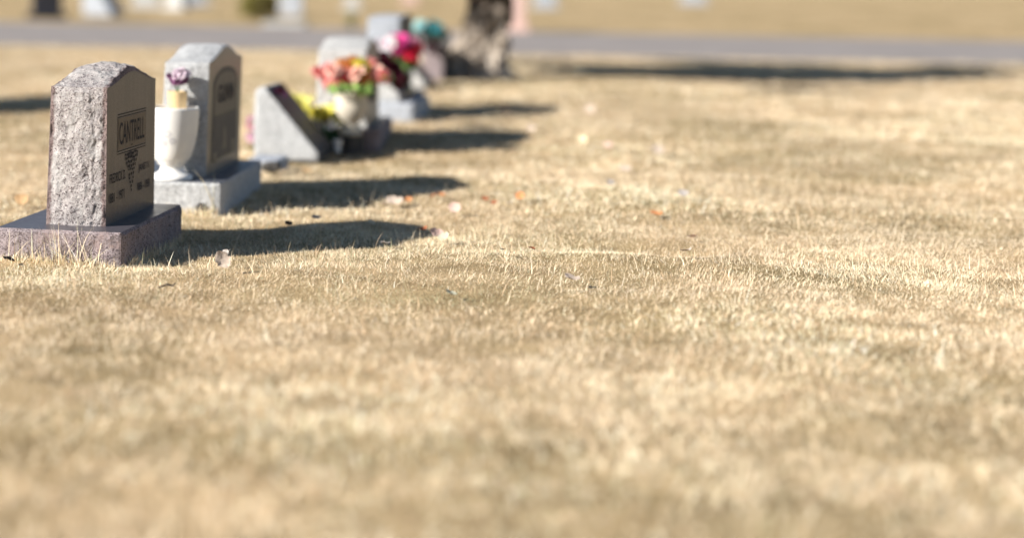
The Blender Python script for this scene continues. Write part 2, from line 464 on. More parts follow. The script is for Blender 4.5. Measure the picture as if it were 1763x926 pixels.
# --- the near stone, in focus
p1 = gp(182, 390, .1)
h1 = thing('headstone', 'nearest headstone, pink and mauve granite with rough pale end, on a mauve base', 'headstone', (p1.x, p1.y, 0), AZ, GH)
T1, L1, H1 = .240, .690, .535
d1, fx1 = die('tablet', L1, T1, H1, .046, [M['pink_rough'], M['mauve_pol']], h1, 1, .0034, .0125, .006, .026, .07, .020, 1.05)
d1.location = (-T1 / 2, 0, .100)
fz = lambda z: fx1(z)
slab('base', -.385, .102, -.145, .735, .100, [M['mauve_rough'], M['slate_pol']], h1, 5, .0055, .0085, -.09, .010)
ins = d1
plates('name_panel', [bar(.150, .280, .535, .405)], fz, M['panel_light'], ins, .0012)
plates('panel_border', [bar(.140, .4075, .545, .4115), bar(.140, .418, .545, .4225), bar(.140, .2735, .545, .2775), bar(.140, .263, .545, .267),
                        bar(.142, .278, .1455, .407), bar(.539, .278, .5425, .407)], fz, M['engrave'], ins, .0014)
text_part('family_name', 'CANTRELL', .165, .520, .299, .388, fz, M['engrave'], ins, .004, .0022)
plates('name_dash', [bar(.325, .2855, .350, .2895)], fz, M['engrave'], ins, .0022)
text_part('first_name', 'FREDRICK D.', .040, .258, .158, .196, fz, M['engrave'], ins, .004)
text_part('date_inscription', '1881 - 1971', .035, .245, .082, .120, fz, M['engrave'], ins, .006)
text_part('first_name', 'JANET V.', .445, .610, .160, .196, fz, M['engrave_faint'], ins, .015)
text_part('date_inscription', '1886 - 1959', .430, .615, .088, .122, fz, M['engrave_faint'], ins, .02)
# carved leaf pendant hanging under the name
pend = []
def leafpoly(cy, cz, r, a, k=7):
    out = []
    for i in range(k * 2):
        q = 2 * math.pi * i / (k * 2) + a; rr = r * (1 if i % 2 == 0 else .55)
        out.append((cy + rr * math.cos(q), cz + rr * math.sin(q)))
    return out
rp = random.Random(3)
for row in range(10):
    z = .254 - row * .0165; half = [.085, .080, .066, .050, .036, .029, .023, .018, .012, .005][row]
    k = max(1, int(half * 2 / .017))
    for i in range(k):
        y = .338 + (0 if k == 1 else -half + 2 * half * i / (k - 1))
        pend.append(leafpoly(y + rp.uniform(-.002, .002), z + rp.uniform(-.003, .003), rp.uniform(.0075, .0105), rp.random() * 6))
pl_ = MB()
for i, poly in enumerate(pend): pl_.add([(fz(z) + .0016 + i * .00002, y, z) for y, z in poly], [tuple(range(len(poly)))])
pl_.build('carved_leaves', M['engrave'], ins)

# --- second stone
p2 = gp(352, 308, .1)
h2 = thing('headstone', 'grey granite headstone with arched dark front panel, second in the row, behind the white urn', 'headstone', (p2.x, p2.y, 0), -R(7.5), GH)
T2, L2, H2 = .225, .83, .545
d2, fx2 = die('tablet', L2, T2, H2, .062, [M['grey_rough'], M['grey_pol']], h2, 2, .009, .006, .006, .012, .05, .028, 1.1)
d2.location = (-T2 / 2, .032, .105)
slab('base', -.44, .116, -.205, .87, .105, [M['grey_rough'], M['grey_top']], h2, 8, .012, .005, -.09, .005)
arch = [(.10, .06)] + [(.73, .06)] + [(.73, .42)] + [(.415 + .315 * math.cos(q), .42 + .09 * math.sin(q)) for q in np.linspace(.1, math.pi - .1, 14)] + [(.10, .42)]
M['border_dark'] = polished('dark_frosted_border', (.05, .047, .047), (.025, .024, .026), None, .5, 1, .25)
plate('arch_panel', arch, fx2, M['border_dark'], d2, .001)
arch2 = [(.15, .28), (.68, .28), (.68, .42)] + [(.415 + .265 * math.cos(q), .42 + .062 * math.sin(q)) for q in np.linspace(.1, math.pi - .1, 14)] + [(.15, .42)]
plate('name_panel', arch2, fx2, M['panel_grey'], d2, .0016)
plates('lower_panel', [bar(.13, .08, .70, .265)], fx2, M['dark_pol'], d2, .0016)
plate('carved_candle', [(.36, .10), (.47, .10), (.455, .17), (.415, .225), (.375, .17)], fx2, M['panel_grey'], d2, .0026)
for q_ in (bar(.58, .065, .70, .13), bar(.13, .05, .24, .10)): plate('light_corner', q_, fx2, M['panel_grey'], d2, .0026)
text_part('family_name', 'GUNN', .22, .62, .335, .425, fx2, M['engrave'], d2, .02, .003)

# --- generic slanted marker
def slant(L, B, Tt, H, end_mat, face_mat, parent, seed=3, foot=.05, round_back=True):
    """cross-section in x-z: upright back at -B, sloping polished face towards +x"""
    prof = [(0, 0, 0)]
    prof.append((0, foot, 0))
    K = 14
    for i in range(1, K): prof.append((-(B - Tt) * i / K, foot + (H - foot) * i / K, 1))
    prof.append((-(B - Tt), H, 1))
    for i in range(1, 6):
        q = math.pi / 2 * i / 5; rr = min(.04, Tt * .9)
        prof.append((-(B - rr) - rr * math.sin(q), H - rr + rr * math.cos(q), 0))
    prof.append((-B - .006, H * .5, 0)); prof.append((-B, 0, 0))
    n = len(prof); ny_ = max(6, int(L / .05)); vs = []; fs = []; fm = []
    for k in range(ny_ + 1):
        for (x, z, s) in prof:
            vs.append((x, L * k / ny_, z))
    for k in range(ny_):
        for i in range(n - 1):
            a = k * n + i; fs.append((a, a + 1, a + n + 1, a + n)); fm.append(1 if prof[i + 1][2] == 1 or i == 0 else 0)
    # rough near end: rings shrinking inwards with relief
    for side, yy, k0 in ((-1, 0, 0), (1, L, ny_)):
        c = (-B * .58, H * .38); ring = [k0 * n + i for i in range(n)]
        for s_ in range(1, 9):
            f = 1 - s_ / 9; new = []
            for (x, z, _) in prof:
                px, pz = c[0] + (x - c[0]) * f, c[1] + (z - c[1]) * f
                vs.append((px, yy + side * (.006 + rocky(Vector((px, seed, pz)), seed, .005)), pz)); new.append(len(vs) - 1)
            for i in range(n):
                j = (i + 1) % n; fs.append((ring[i], ring[j], new[j], new[i])); fm.append(0)
            ring = new
        fs.append(tuple(ring)); fm.append(0)
    o = mesh_obj('tablet', vs, fs, parent=parent, mats=[end_mat, face_mat], fm=fm)
    bm = bmesh.new(); bm.from_mesh(o.data); bmesh.ops.recalc_face_normals(bm, faces=bm.faces); bm.to_mesh(o.data); bm.free()
    return o

p3 = gp(547, 269)
h3 = thing('slant_marker', 'grey granite slant marker with dark sloping face, third in the row', 'grave marker', (p3.x, p3.y, -.03), AZ, 'slanted grave markers')
slant(.50, .385, .06, .43, M['grey_rough'], M['dark_pol'], h3, 3)
mk = thing('flat_marker', 'small pale flat stone sunk in the grass behind the second headstone', 'grave marker', gp(462, 284) * 1, AZ)
mk.location.z = 0
slab('stone', -.13, .04, 0, .35, .022, [M['blue_rough'], M['blue_rough']], mk, 4, .03, .003, -.05)

# --- fourth stone, pale and taller
p4 = gp(630, 248, 0)
h4 = thing('headstone', 'tall pale grey headstone behind the tan urn of coral flowers', 'headstone', (p4.x, p4.y, 0), -R(6), GH)
d4, fx4 = die('tablet', .88, .330, .495, .055, [M['pale_rough'], M['grey_pol']], h4, 6, .02, .006, .006, .012, .08, .005)
d4.location = (-.165, 0, .10)
slab('base', -.40, .08, -.015, .98, .10, [M['mauve_rough'], M['grey_top']], h4, 7, .03, .004)  # dark side granite stands in for the shade on this base
plates('inscription', [bar(.15, .15, .65, .42)], fx4, M['engrave'], d4, .0016)

# --- maroon slant on a pale base
p5 = gp(690, 207, 0)
h5 = thing('slant_marker', 'slant marker with dark maroon sloping face on a pale base, beyond the tan urn', 'grave marker', (p5.x, p5.y, 0), AZ, 'slanted grave markers')
o = slant(.80, .26, .06, .37, M['pale_rough'], M['maroon_pol'], h5, 4); o.location = (-.02, .05, .13)
slab('base', -.27, .09, -.04, .92, .13, [M['blue_rough'], M['blue_rough']], h5, 9, .03, .004)

# --- fifth upright stone, blue grey
p6 = gp(684, 194, 0)
h6 = thing('headstone', 'square blue grey headstone standing behind the pink and red flowers', 'headstone', (p6.x, p6.y, 0), -R(7), GH)
d6, _ = die('tablet', 1.15, .255, .63, .008, [M['blue_rough'], M['dark_pol']], h6, 8, .03, .003, .004, .006, .03, .01)
d6.location = (-.13, 0, .105)
slab('base', -.34, .10, -.08, 1.27, .105, [M['blue_rough'], M['grey_top']], h6, 11, .04, .004)

# --- sixth: slanted one beyond
p7 = gp(733, 150, 0)
h7 = thing('slant_marker', 'small pale slant marker under the pink and red flowers', 'grave marker', (p7.x, p7.y, -.02), AZ, 'slanted grave markers')
slant(.6, .30, .06, .33, M['pale_rough'], M['dark_pol'], h7, 5)

# --- seventh: pinkish grey upright under the teal flowers
p8 = gp(763, 136, 0)
h8 = thing('headstone', 'mauve grey headstone beside the tree trunk with teal flowers on top', 'headstone', (p8.x, p8.y, -.03), AZ, GH)
d8, _ = die('tablet', .7, .225, .36, .03, [M['mauve_rough'], M['dark_pol']], h8, 10, .03, .004, .004, .006, .03, .0)
d8.location = (-.12, 0, 0)

# --- out of view at left, added and lengthened to throw its shadow on the lawn
hL = thing('headstone', 'unseen grey headstone added off to the left to shade the lawn', 'headstone', (-3.80, 13.35, -.03), AZ, GH)
dL, _ = die('tablet', 2.2, .25, .74, .03, [M['grey_rough'], M['grey_pol']], hL, 12, .04, .004, .004, .01, .03, .0)
slab('base', -.28, .28, -.12, 2.32, .11, [M['grey_rough'], M['grey_top']], hL, 13, .05, .004)
dL.location = (0, 0, .11)

# --- stones beyond the road
FG = 'headstones beyond the road'
def far_stone(px, py, wpx, hm, T, mats, label, rz=0.0, A=.05, seed=20, base=True):
    p = gp(px, py); wm = wpx / F * p.y
    t = thing('headstone', label, 'headstone', (p.x, p.y, -.03), rz, FG)
    d, _ = die('tablet', T, wm, hm, A * .2, mats, t, seed, .05, .004, .004, .01, .03, 0)
    d.location = (0, .06, .10 if base else 0)
    if base: slab('base', -wm / 2 - .10, wm / 2 + .10, -.06, T + .2, .12, [mats[0], mats[0]], t, seed + 1, .06, .004)
    return t
far_stone(82, 31, 50, .85, .3, [M['dark_pol'], M['dark_pol']], 'dark slate headstone beyond the road at far left', R(14), seed=20)
t = thing('slant_marker', 'pale slanted stone with bluish right side beyond the road', 'grave marker', gp(192, 29), -R(20), 'slanted grave markers')
slant(.6, .70, .35, .62, M['blue_rough'], M['blue_rough'], t, 21)
far_stone(250, 13, 40, .42, .25, [M['pale_rough'], M['pale_rough']], 'low whitish headstone left of a dark topped one beyond the road', 0, seed=23)
far_stone(298, 16, 30, .50, .25, [M['pale_rough'], M['grey_pol']], 'whitish headstone with a blue shaded side beyond the road', R(-25), seed=24)
far_stone(340, 9, 34, .45, .3, [M['blue_rough'], M['dark_pol']], 'small blue green headstone in the distance near the shrub', R(10), seed=25)
far_stone(499, 26, 40, .62, .3, [M['blue_rough'], M['blue_rough']], 'pale blue grey headstone right of the olive shrub', R(-6), seed=26, base=False)
t = thing('flat_marker', 'pale flat slab at the foot of the blue grey stone by the shrub', 'grave marker', gp(488, 44)); t.location.z = -.02
slab('stone', -.42, .42, 0, 1.6, .05, [M['pale_rough'], M['pale_rough']], t, 27, .08, .004, -.05)
t = far_stone(884, 52, 38, 1.0, .45, [M['rose_rough'], M['rose_rough']], 'pink granite headstone beyond the road right of the tree', R(-6), seed=28)
far_stone(940, 14, 34, .5, .3, [M['blue_rough'], M['blue_rough']], 'bluish headstone far behind the pink one', 0, seed=29)
far_stone(1196, 7, 40, .4, .3, [M['blue_rough'], M['blue_rough']], 'lone bluish headstone far off at the right', 0, seed=30)
far_stone(706, 6, 24, .4, .25, [M['rose_rough'], M['rose_rough']], 'small pinkish headstone far behind the teal flowers', 0, seed=31)
far_stone(606, 16, 22, .28, .25, [M['pale_rough'], M['pale_rough']], 'small low pale headstone far beyond the road above the tall grey one', 0, seed=32)

# ------------------------------------------------------------------ flowers
def petal(mb, base, yaw, pitch, Lp, Wp, cup=.35, curl=.3):
    rows = 4; cols = 3; vs = []; fs = []
    q = Euler((0, 0, yaw)).to_matrix()
    for i in range(rows + 1):
        t = i / rows; wdt = Wp * math.sin(math.pi * min(1, .12 + .80 * t)) ** .7
        a = pitch - curl * t
        r = Lp * t * math.cos(a); z = Lp * t * math.sin(a)
        for j in range(cols + 1):
            s = (j / cols - .5) * 2
            v = q @ Vector((r, s * wdt, z + cup * wdt * s * s + random.uniform(-1, 1) * .03 * Lp))
            vs.append(base + v)
    for i in range(rows):
        for j in range(cols):
            a = i * (cols + 1) + j; fs.append((a, a + 1, a + cols + 2, a + cols + 1))
    mb.add(vs, fs)
def blossom_mesh(name, mat, r=.04, rings=3, n=7):
    mb = MB()
    for k in range(rings):
        for j in range(n):
            petal(mb, Vector((0, 0, k * r * .08)), 2 * math.pi * (j + .5 * k) / n + random.uniform(-.1, .1), R(12 + 30 * k) + random.uniform(-.1, .1), r * (1 - .2 * k), r * .38 * (1 - .18 * k))
    me = bpy.data.meshes.new(name); me.from_pydata([tuple(v) for v in mb.v], [], mb.f); me.materials.append(mat)
    me.polygons.foreach_set('use_smooth', [True] * len(me.polygons)); me.update()
    return me
BL = {}
def blossom(parent, loc, colname, r=.04, tilt=(0, 0, 0), name='blossom'):
    key = colname
    if key not in BL: BL[key] = blossom_mesh('blossom', M['f_' + colname], .04)
    o = bpy.data.objects.new(name, BL[key]); C.objects.link(o); o.parent = parent
    o.location = loc; o.rotation_euler = tilt; s = r / .04; o.scale = (s, s, s)
    return o
def foliage(parent, pts, mat, n=40, size=.03, spread=.05, name='foliage', seed=1):
    rr = random.Random(seed); mb = MB()
    for i in range(n):
        c = Vector(rr.choice(pts)) + Vector((rr.gauss(0, spread), rr.gauss(0, spread), rr.gauss(0, spread * .5)))
        e = Euler((rr.uniform(-1, 1), rr.uniform(-1, 1), rr.uniform(0, 6.3))).to_matrix(); s = size * rr.uniform(.6, 1.2)
        vs = [c + e @ Vector(v) for v in ((-s, 0, 0), (-s * .2, s * .35, s * .1), (s, 0, -s * .1), (-s * .2, -s * .35, s * .1), (s * .4, s * .25, 0), (s * .4, -s * .25, 0))]
        mb.add(vs, [(0, 3, 5, 2, 4, 1)])
    return mb.build(name, mat, parent)
def local_of(root, p): return Matrix.LocRotScale(root.location, root.rotation_euler, None).inverted() @ Vector(p)

# --- white urn on the second base
pu = at(296, 311, p2.y - .085)
urn = thing('flower_urn', 'white marble urn with a footed base standing on the grey stone base', 'urn', (pu.x, pu.y, .105), 0, 'cemetery urns')
k = .00272
prof = [(34.5, 0), (36, 1.5), (35.5, 4), (35, 7), (31, 9.5), (24, 13), (20.5, 17), (19.5, 20), (19.5, 24), (21.5, 26), (25, 27), (25, 30.5), (29, 33), (33, 40), (36.5, 50), (39.5, 62), (42.5, 78), (44.5, 94), (45.8, 110), (46.3, 122), (46.3, 124.5), (45, 125.5), (42, 125.5), (41, 123), (40, 110)]
mb = MB(); mb.lathe([(r * k, z * k) for r, z in prof], 56); mb.build('bowl', M['marble'], urn, True)
emb = MB()
for (px_, pz_, sc_) in ((0, 82, 1), (.07, 70, .8), (-.05, 66, .7)):
    for i in range(6):
        q = i * math.pi / 3; a0 = -math.pi / 2 + px_ * 3 - .12
        pts_ = []
        for s_ in range(6):
            q2 = s_ * math.pi / 3; aa = a0 + (math.cos(q) * 5 * sc_ + math.cos(q2) * 2.0) / 38; zz = pz_ + math.sin(q) * 5 * sc_ + math.sin(q2) * 2.2
            rr_ = (np.interp(zz, [40, 50, 62, 78, 94, 110], [33, 36.5, 39.5, 42.5, 44.5, 45.8]) + .35)
            pts_.append((rr_ * k * math.cos(aa), rr_ * k * math.sin(aa), zz * k))
        emb.add(pts_, [tuple(range(6))])
emb.build('carved_flower', simple('shallow_carving', (.55, .55, .58), .6, .1, 60), urn)
pc = at(305.5, 184, p2.y - .040)
cup = thing('flower_cup', 'ochre plastic cup with one drooping purple silk flower standing in the white urn', 'flower pot', (pc.x, pc.y, pc.z - .045))
mb = MB(); mb.lathe([(.036, 0), (.043, .045), (.0475, .113), (.049, .118), (.0465, .118), (.044, .10), (.02, .098)], 32); mb.build('cup', M['ochre'], cup, True)
fl = local_of(cup, at(307, 124, pc.y))
mb = MB(); mb.tube([(.0, 0, .09), (.004, .0, .13), (.012, 0, .155), (fl.x, 0, fl.z)], .0035, 6); mb.tube([(.0, 0, .10), (-.008, .0, .14), (.002, 0, fl.z - .01)], .003, 6); mb.build('stem', M['stem'], cup, True)
foliage(cup, [(.01, 0, .15), (.012, 0, .17)], M['stem'], 12, .018, .012, seed=3)
random.seed(5)
mb = MB(); mb2 = MB()
for j in range(9):
    yw = 2 * math.pi * j / 9
    petal(mb, Vector((0, 0, 0)), yw, R(28), .064, .028, .2, 1.1)
    petal(mb2, Vector((0, 0, -.006)), yw + .3, R(-2), .066, .026, .2, 1.1)
for j in range(6): petal(mb, Vector((0, 0, .008)), 2 * math.pi * j / 6 + .2, R(45), .034, .016, .3, .6)
hd = mb.build('blossom', M['f_lilac'], cup, True); hd.location = (fl.x, 0, fl.z); hd.scale = (.95, .95, .75); hd.location.x += .008; hd.rotation_euler = (.15, -.2, 0)  # paler upper petals paint the bloom's sunlit top
hd2 = mb2.build('blossom', M['f_mauve'], cup, True); hd2.location = (fl.x, 0, fl.z); hd2.scale = (1.25, 1.25, .9); hd2.rotation_euler = (.1, -.1, 0)  # dark lower petals paint the bloom's shaded underside
fl2 = local_of(cup, at(292, 131, pc.y))
hd3 = blossom(cup, (fl2.x, -.01, fl2.z), 'mauve', .020, (.4, -.5, 0))

# --- pink flowers behind slant marker
def bouquet(label, cat, base, spec, group, stems_to=None, green=None, gmat='leafgreen', gn=60, gsize=.03, gspread=.03, seed=1, zfoot=0):
    """spec: list of (px, py, y, colour, r)"""
    rr = random.Random(seed); random.seed(seed)
    t = thing('flower_bouquet', label, cat, base, 0, group)
    pts = []
    for (px, py, yy, colr, r) in spec:
        l = local_of(t, at(px, py, yy)); pts.append(l)
        blossom(t, l, colr, r * (1.75 if colr == 'pale_yellow' else 1.4 if colr == 'yellow' else 1.28), (rr.uniform(.5, 1.25), rr.uniform(-.9, -.1), rr.uniform(0, 6)))
        if r > .038 and len(spec) > 9:
            blossom(t, (l.x + rr.uniform(-.04, .04), l.y + .03, l.z + rr.uniform(-.035, .02)), colr, r, (rr.uniform(.5, 1.2), rr.uniform(-.9, 0), rr.uniform(0, 6)))
    mb = MB()
    for p in pts: mb.tube([(0, 0, zfoot), (p.x * .5, p.y * .5, p.z * .6), p], .003, 5)
    mb.build('stems', M['stem'], t, True)
    if green:
        gpts = [local_of(t, at(g_[0], g_[1] + 3, g_[2] + .09)) for g_ in green]
        foliage(t, gpts, M[gmat], gn, gsize, gspread, 'foliage', seed)
    return t
BQ = 'silk flower bouquets at the graves'
b = gp(430, 262); bouquet('pale pink silk flowers peeking out behind the slant marker', 'flowers', (b.x, b.y + .4, -.02),
    [(433, 208, b.y + .4, 'pale_pink', .035), (431, 222, b.y + .4, 'pink', .03), (434, 237, b.y + .4, 'pale_pink', .035)], BQ, green=[(435, 225, b.y + .42)], gn=14, gsize=.02, gspread=.02)
# faded pink flower lying on the slanted face's top edge
tq = thing('silk_flower', 'small faded rose silk flower lying on top of the slant marker', 'flowers', at(474, 160, p3.y + .1), 0)
for dx, dz, c_ in ((0, 0, 'mauve'), (.03, .012, 'maroon'), (.055, -.01, 'mauve')): blossom(tq, (dx, .05, dz), c_, .028, (.6, .4, 0))
# yellow and white bouquet
b = gp(553, 246); yb = 11.66
bouquet('yellow and white silk flowers beside the dark slant face', 'flowers', (at(553, 250, yb).x, yb, -.02),
    [(505, 172, yb + .3, 'pale_yellow', .040), (522, 182, yb + .28, 'pale_yellow', .050), (536, 178, yb + .3, 'pale_yellow', .035), (516, 190, yb + .25, 'yellow', .035),
     (550, 196, yb, 'yellow', .048), (563, 200, yb - .05, 'yellow', .04), (577, 191, yb - .05, 'pale_yellow', .034), (590, 195, yb, 'yellow', .04), (584, 204, yb, 'yellow', .035), (568, 190, yb - .02, 'pale_yellow', .028),
     (545, 214, yb, 'white', .040), (568, 214, yb - .05, 'white', .034), (560, 208, yb - .08, 'maroon', .022), (537, 184, yb + .1, 'lilac', .03)], BQ,
    green=[(520, 203, yb), (532, 209, yb), (545, 208, yb), (535, 214, yb), (548, 212, yb)], gmat='olive', gn=110, gsize=.03, gspread=.022, seed=4)
tg = thing('leafy_spray', 'dark green leafy spray on the ground between slant marker and tan urn', 'flowers', (at(570, 250, 11.7).x, 11.7, -.02))
foliage(tg, [local_of(tg, at(x_, y_, 11.7)) for x_, y_ in ((560, 232), (572, 238), (585, 228), (570, 250))], M['darkgreen'], 200, .045, .04, seed=6)

# --- tan urn with coral flowers on the fourth base
yu = p4.y - .17; pu4 = at(603, 240, yu)
urn4 = thing('flower_urn', 'tan cast stone urn full of coral and orange flowers beside the tall pale headstone', 'urn', (pu4.x, yu, 0.0), 0, 'cemetery urns')
k = yu / F
zz = lambda py: at(603, py, yu).z
prof = [(20, 232), (20, 226), (14, 222), (11, 216), (12, 212), (19, 207), (25, 198), (30, 186), (29, 174), (28.5, 164), (29.5, 162), (29.5, 158), (27, 157), (25, 165)]
mb = MB(); mb.lathe([(r * k, zz(y_)) for r, y_ in prof], 40); mb.build('bowl', M['tan_stone'], urn4, True)
mb = MB(); mb.lathe([(24 * k, -.06), (24 * k, zz(232)), (20 * k, zz(232))], 4); ft = mb.build('plinth', M['border_dark'], urn4)  # near-black plinth colour stands in for shade under the urn
cs = ['coral', 'salmon', 'orange', 'coral', 'yellow', 'salmon', 'coral']
spec = [(548, 126, 'coral', .045), (560, 133, 'salmon', .05), (570, 128, 'coral', .055), (584, 124, 'salmon', .055), (600, 120, 'orange', .055), (616, 128, 'salmon', .05), (622, 134, 'coral', .045), (575, 122, 'salmon', .045), (590, 114, 'orange', .05), (607, 110, 'orange', .05), (622, 116, 'yellow', .05),
        (575, 138, 'coral', .05), (592, 132, 'coral', .05), (608, 128, 'yellow', .05), (612, 140, 'orange', .05), (600, 143, 'coral', .045), (590, 142, 'red', .035), (640, 112, 'coral', .045),
        (650, 125, 'salmon', .045), (662, 132, 'coral', .045), (656, 136, 'salmon', .04), (628, 136, 'orange', .045), (642, 138, 'orange', .03), (566, 118, 'coral', .04), (634, 122, 'orange', .035)]
bouquet('large coral, orange and yellow silk flowers with lime leaves in the tan urn', 'flowers', (pu4.x, yu, zz(164)),
        [(x_, y_, yu - random.uniform(-.08, .12), c_, r_) for x_, y_, c_, r_ in spec], BQ,
        green=[(568, 146, yu - .26), (582, 150, yu - .28), (594, 152, yu - .28), (606, 150, yu - .28), (618, 152, yu - .26), (628, 155, yu - .22), (634, 148, yu - .2), (668, 130, yu - .15)], gn=100, gsize=.035, gspread=.024, seed=8)
# small white pots near it
for (px, py, r_, h_, lab) in ((654, 196, .036, .22, 'slim white vase beside the maroon slant marker'), (641, 226, .035, .075, 'low white pot near the tan urn'), (581, 259, .030, .075, 'small grey white pot on the ground in front of the tan urn')):
    p = gp(px, py); t = thing('grave_vase', lab, 'vase', (p.x, p.y, -.01), 0, 'small vases on the graves')
    mb = MB(); mb.lathe([(r_ * .7, 0), (r_ * .75, h_ * .1), (r_ * .5, h_ * .25), (r_ * .8, h_ * .6), (r_, h_ * .95), (r_ * 1.05, h_), (r_ * .9, h_), (r_ * .7, h_ * .8)], 24); mb.build('body', M['marble'] if h_ > .05 else M['pale_rough'], t, True)

# --- pink and red bouquet on the small slant
yp = 14.0
spec = [(655, 78, 'white', .05), (664, 90, 'white', .04), (672, 72, 'white', .045), (668, 82, 'magenta', .045), (676, 70, 'magenta', .05), (682, 76, 'magenta', .06), (692, 70, 'magenta', .05), (688, 86, 'magenta', .055), (700, 80, 'pink', .06), (712, 74, 'pink', .05),
        (708, 88, 'pink', .045), (716, 90, 'red', .06), (706, 94, 'red', .05), (722, 84, 'red', .04), (676, 82, 'pale_pink', .05)]
pb = gp(705, 172)
bouquet('magenta, pink and red silk flowers rising in front of the blue grey headstone', 'flowers', (at(702, 160, yp).x, yp + .35, 0),
        [(x_, y_, yp + random.uniform(-.1, .1), c_, r_) for x_, y_, c_, r_ in spec], BQ, green=[(675, 96, yp), (690, 98, yp), (702, 104, yp - .05), (704, 110, yp - .05)], gn=140, gsize=.035, gspread=.02, seed=9)
# maroon silk spray of very dark petals hanging beside coral flowers
ym = 13.2
bouquet('dark maroon silk flowers hanging over the maroon slant marker', 'flowers', at(668, 150, 13.6),
        [(658, 104, ym, 'maroon', .065), (668, 112, ym, 'maroon', .065), (676, 122, ym, 'maroon', .065), (664, 124, ym, 'maroon', .06), (684, 132, ym, 'maroon', .06), (672, 138, ym, 'maroon', .06), (692, 142, ym, 'maroon', .06)], BQ,
        green=[(662, 115, ym), (678, 135, ym), (670, 128, ym)], gmat='darkgreen', gn=30, gsize=.03, gspread=.03, seed=10)
# teal arrangement
yt = 19.2
spec = [(722, 44, 'aqua', .055), (731, 45, 'aqua', .045), (744, 44, 'teal', .055), (753, 48, 'teal', .055), (740, 53, 'teal', .05), (728, 54, 'teal', .04), (760, 53, 'teal', .04), (717, 53, 'aqua', .035), (738, 82, 'maroon', .07), (746, 38, 'aqua', .03)]
bouquet('teal and aqua silk flowers on the mauve grey headstone near the tree', 'flowers', tuple(gp(748, 134) + Vector((0, .1, .33))),
        [(x_, y_, yt, c_, r_) for x_, y_, c_, r_ in spec], BQ, green=[(738, 60, yt), (750, 62, yt), (764, 64, yt), (768, 58, yt), (714, 64, yt + .2), (720, 74, yt + .2), (708, 60, yt + .2)], gmat='darkgreen', gn=160, gsize=.05, gspread=.03, seed=11)

# ------------------------------------------------------------------ tree, shrubs
tp = gp(832, 130)
tree = thing('tree', 'old tree with a gnarled pale trunk and spreading roots at the road side', 'tree', (tp.x, tp.y, -.05))
vs = []; fs = []; NR = 96; NZ = 80; HT = 2.6
for i in range(NZ + 1):
    z = HT * (i / NZ) ** 1.4
    lx = .05 - .13 * math.exp(-((z - .22) / .30) ** 2)
    for j in range(NR):
        q = 2 * math.pi * j / NR
        r = .18 + .19 * math.exp(-z / .38) + .03 * math.exp(-((z - .9) / .3) ** 2)
        root = (max(0, math.cos(4 * q + .6)) ** 1.5 * .6 + max(0, math.cos(3 * q + 2.2)) ** 2 * .4)
        r += root * .20 * math.exp(-z / .22)
        r += .012 * math.sin(q * 7 + z * 4 + 2 * mnoise.noise(Vector((z * 3, q, 0)))) + .085 * fract(Vector((math.cos(q), math.sin(q), z * 2)), 3.2, .8, 5)
        vs.append((lx + r * math.cos(q), r * math.sin(q), z - .03))
for i in range(NZ):
    for j in range(NR):
        fs.append((i * NR + j, i * NR + (j + 1) % NR, (i + 1) * NR + (j + 1) % NR, (i + 1) * NR + j))
mesh_obj('trunk', vs, fs, M['bark'], tree)
rt = random.Random(4); crown_pts = []
for i in range(9):
    a = i * 2.4; z0 = rt.uniform(1.3, 2.5); L_ = rt.uniform(1.1, 1.9)
    p0 = Vector((.05, 0, z0)); d_ = Vector((math.cos(a), math.sin(a), .45)).normalized()
    pts = [p0 + d_ * L_ * t + Vector((rt.uniform(-.1, .1), rt.uniform(-.1, .1), .25 * t * t)) * (t > 0) for t in (0, .25, .5, .75, 1)]
    mb = MB(); mb.tube(pts, [.09, .07, .05, .03, .012], 8); mb.build('limb', M['bark'], tree, True); crown_pts += pts[1:]
mb = MB()
clumps = [rt.choice(crown_pts) + Vector((rt.gauss(.05, .55), rt.gauss(.7, .9), rt.gauss(-.1, .4))) for _ in range(95)]
for i in range(26000):
    c = rt.choice(clumps) + Vector((rt.gauss(0, .19), rt.gauss(0, .19), rt.gauss(0, .13)))
    if c.z < .98: continue
    e = Euler((rt.uniform(-3, 3), rt.uniform(-3, 3), rt.uniform(0, 6))).to_matrix(); s = rt.uniform(.05, .09)
    mb.add([c + e @ Vector(v) for v in ((-s, 0, 0), (0, s * .5, 0), (s, 0, 0), (0, -s * .5, 0))], [(0, 1, 2, 3)])
mb.build('crown', simple('dark_evergreen_leaf', (.05, .07, .025), .7, .4, 8), tree)

def shrub(px, py, wm, hm, mat, label, n=3000, seed=1):
    p = gp(px, py); t = thing('shrub', label, 'shrub', (p.x, p.y, -.03), 0, 'shrubs beyond the road'); rr = random.Random(seed)
    mb = MB(); cl = []
    for i in range(9):
        a = rr.uniform(0, 6.3); tip = Vector((math.cos(a) * wm * .35, math.sin(a) * wm * .35, hm * rr.uniform(.5, .9)))
        mb.tube([(0, 0, 0), tip * .5 + Vector((0, 0, .05)), tip], [.02, .012, .005], 6); cl.append(tip)
    mb.build('stems', M['bark'], t, True)
    cl += [Vector((rr.uniform(-.4, .4) * wm, rr.uniform(-.4, .4) * wm, rr.uniform(.15, .7) * hm)) for _ in range(10)]
    lb = MB()
    for i in range(n):
        c = rr.choice(cl) + Vector((rr.gauss(0, wm * .10), rr.gauss(0, wm * .1), rr.gauss(0, hm * .13)))
        if c.z < .02: continue
        e = Euler((rr.uniform(-3, 3), rr.uniform(-3, 3), rr.uniform(0, 6))).to_matrix(); s = rr.uniform(.02, .045)
        lb.add([c + e @ Vector(v) for v in ((-s, 0, 0), (0, s * .5, 0), (s, 0, 0), (0, -s * .5, 0))], [(0, 1, 2, 3)])
    lb.build('foliage', mat, t)
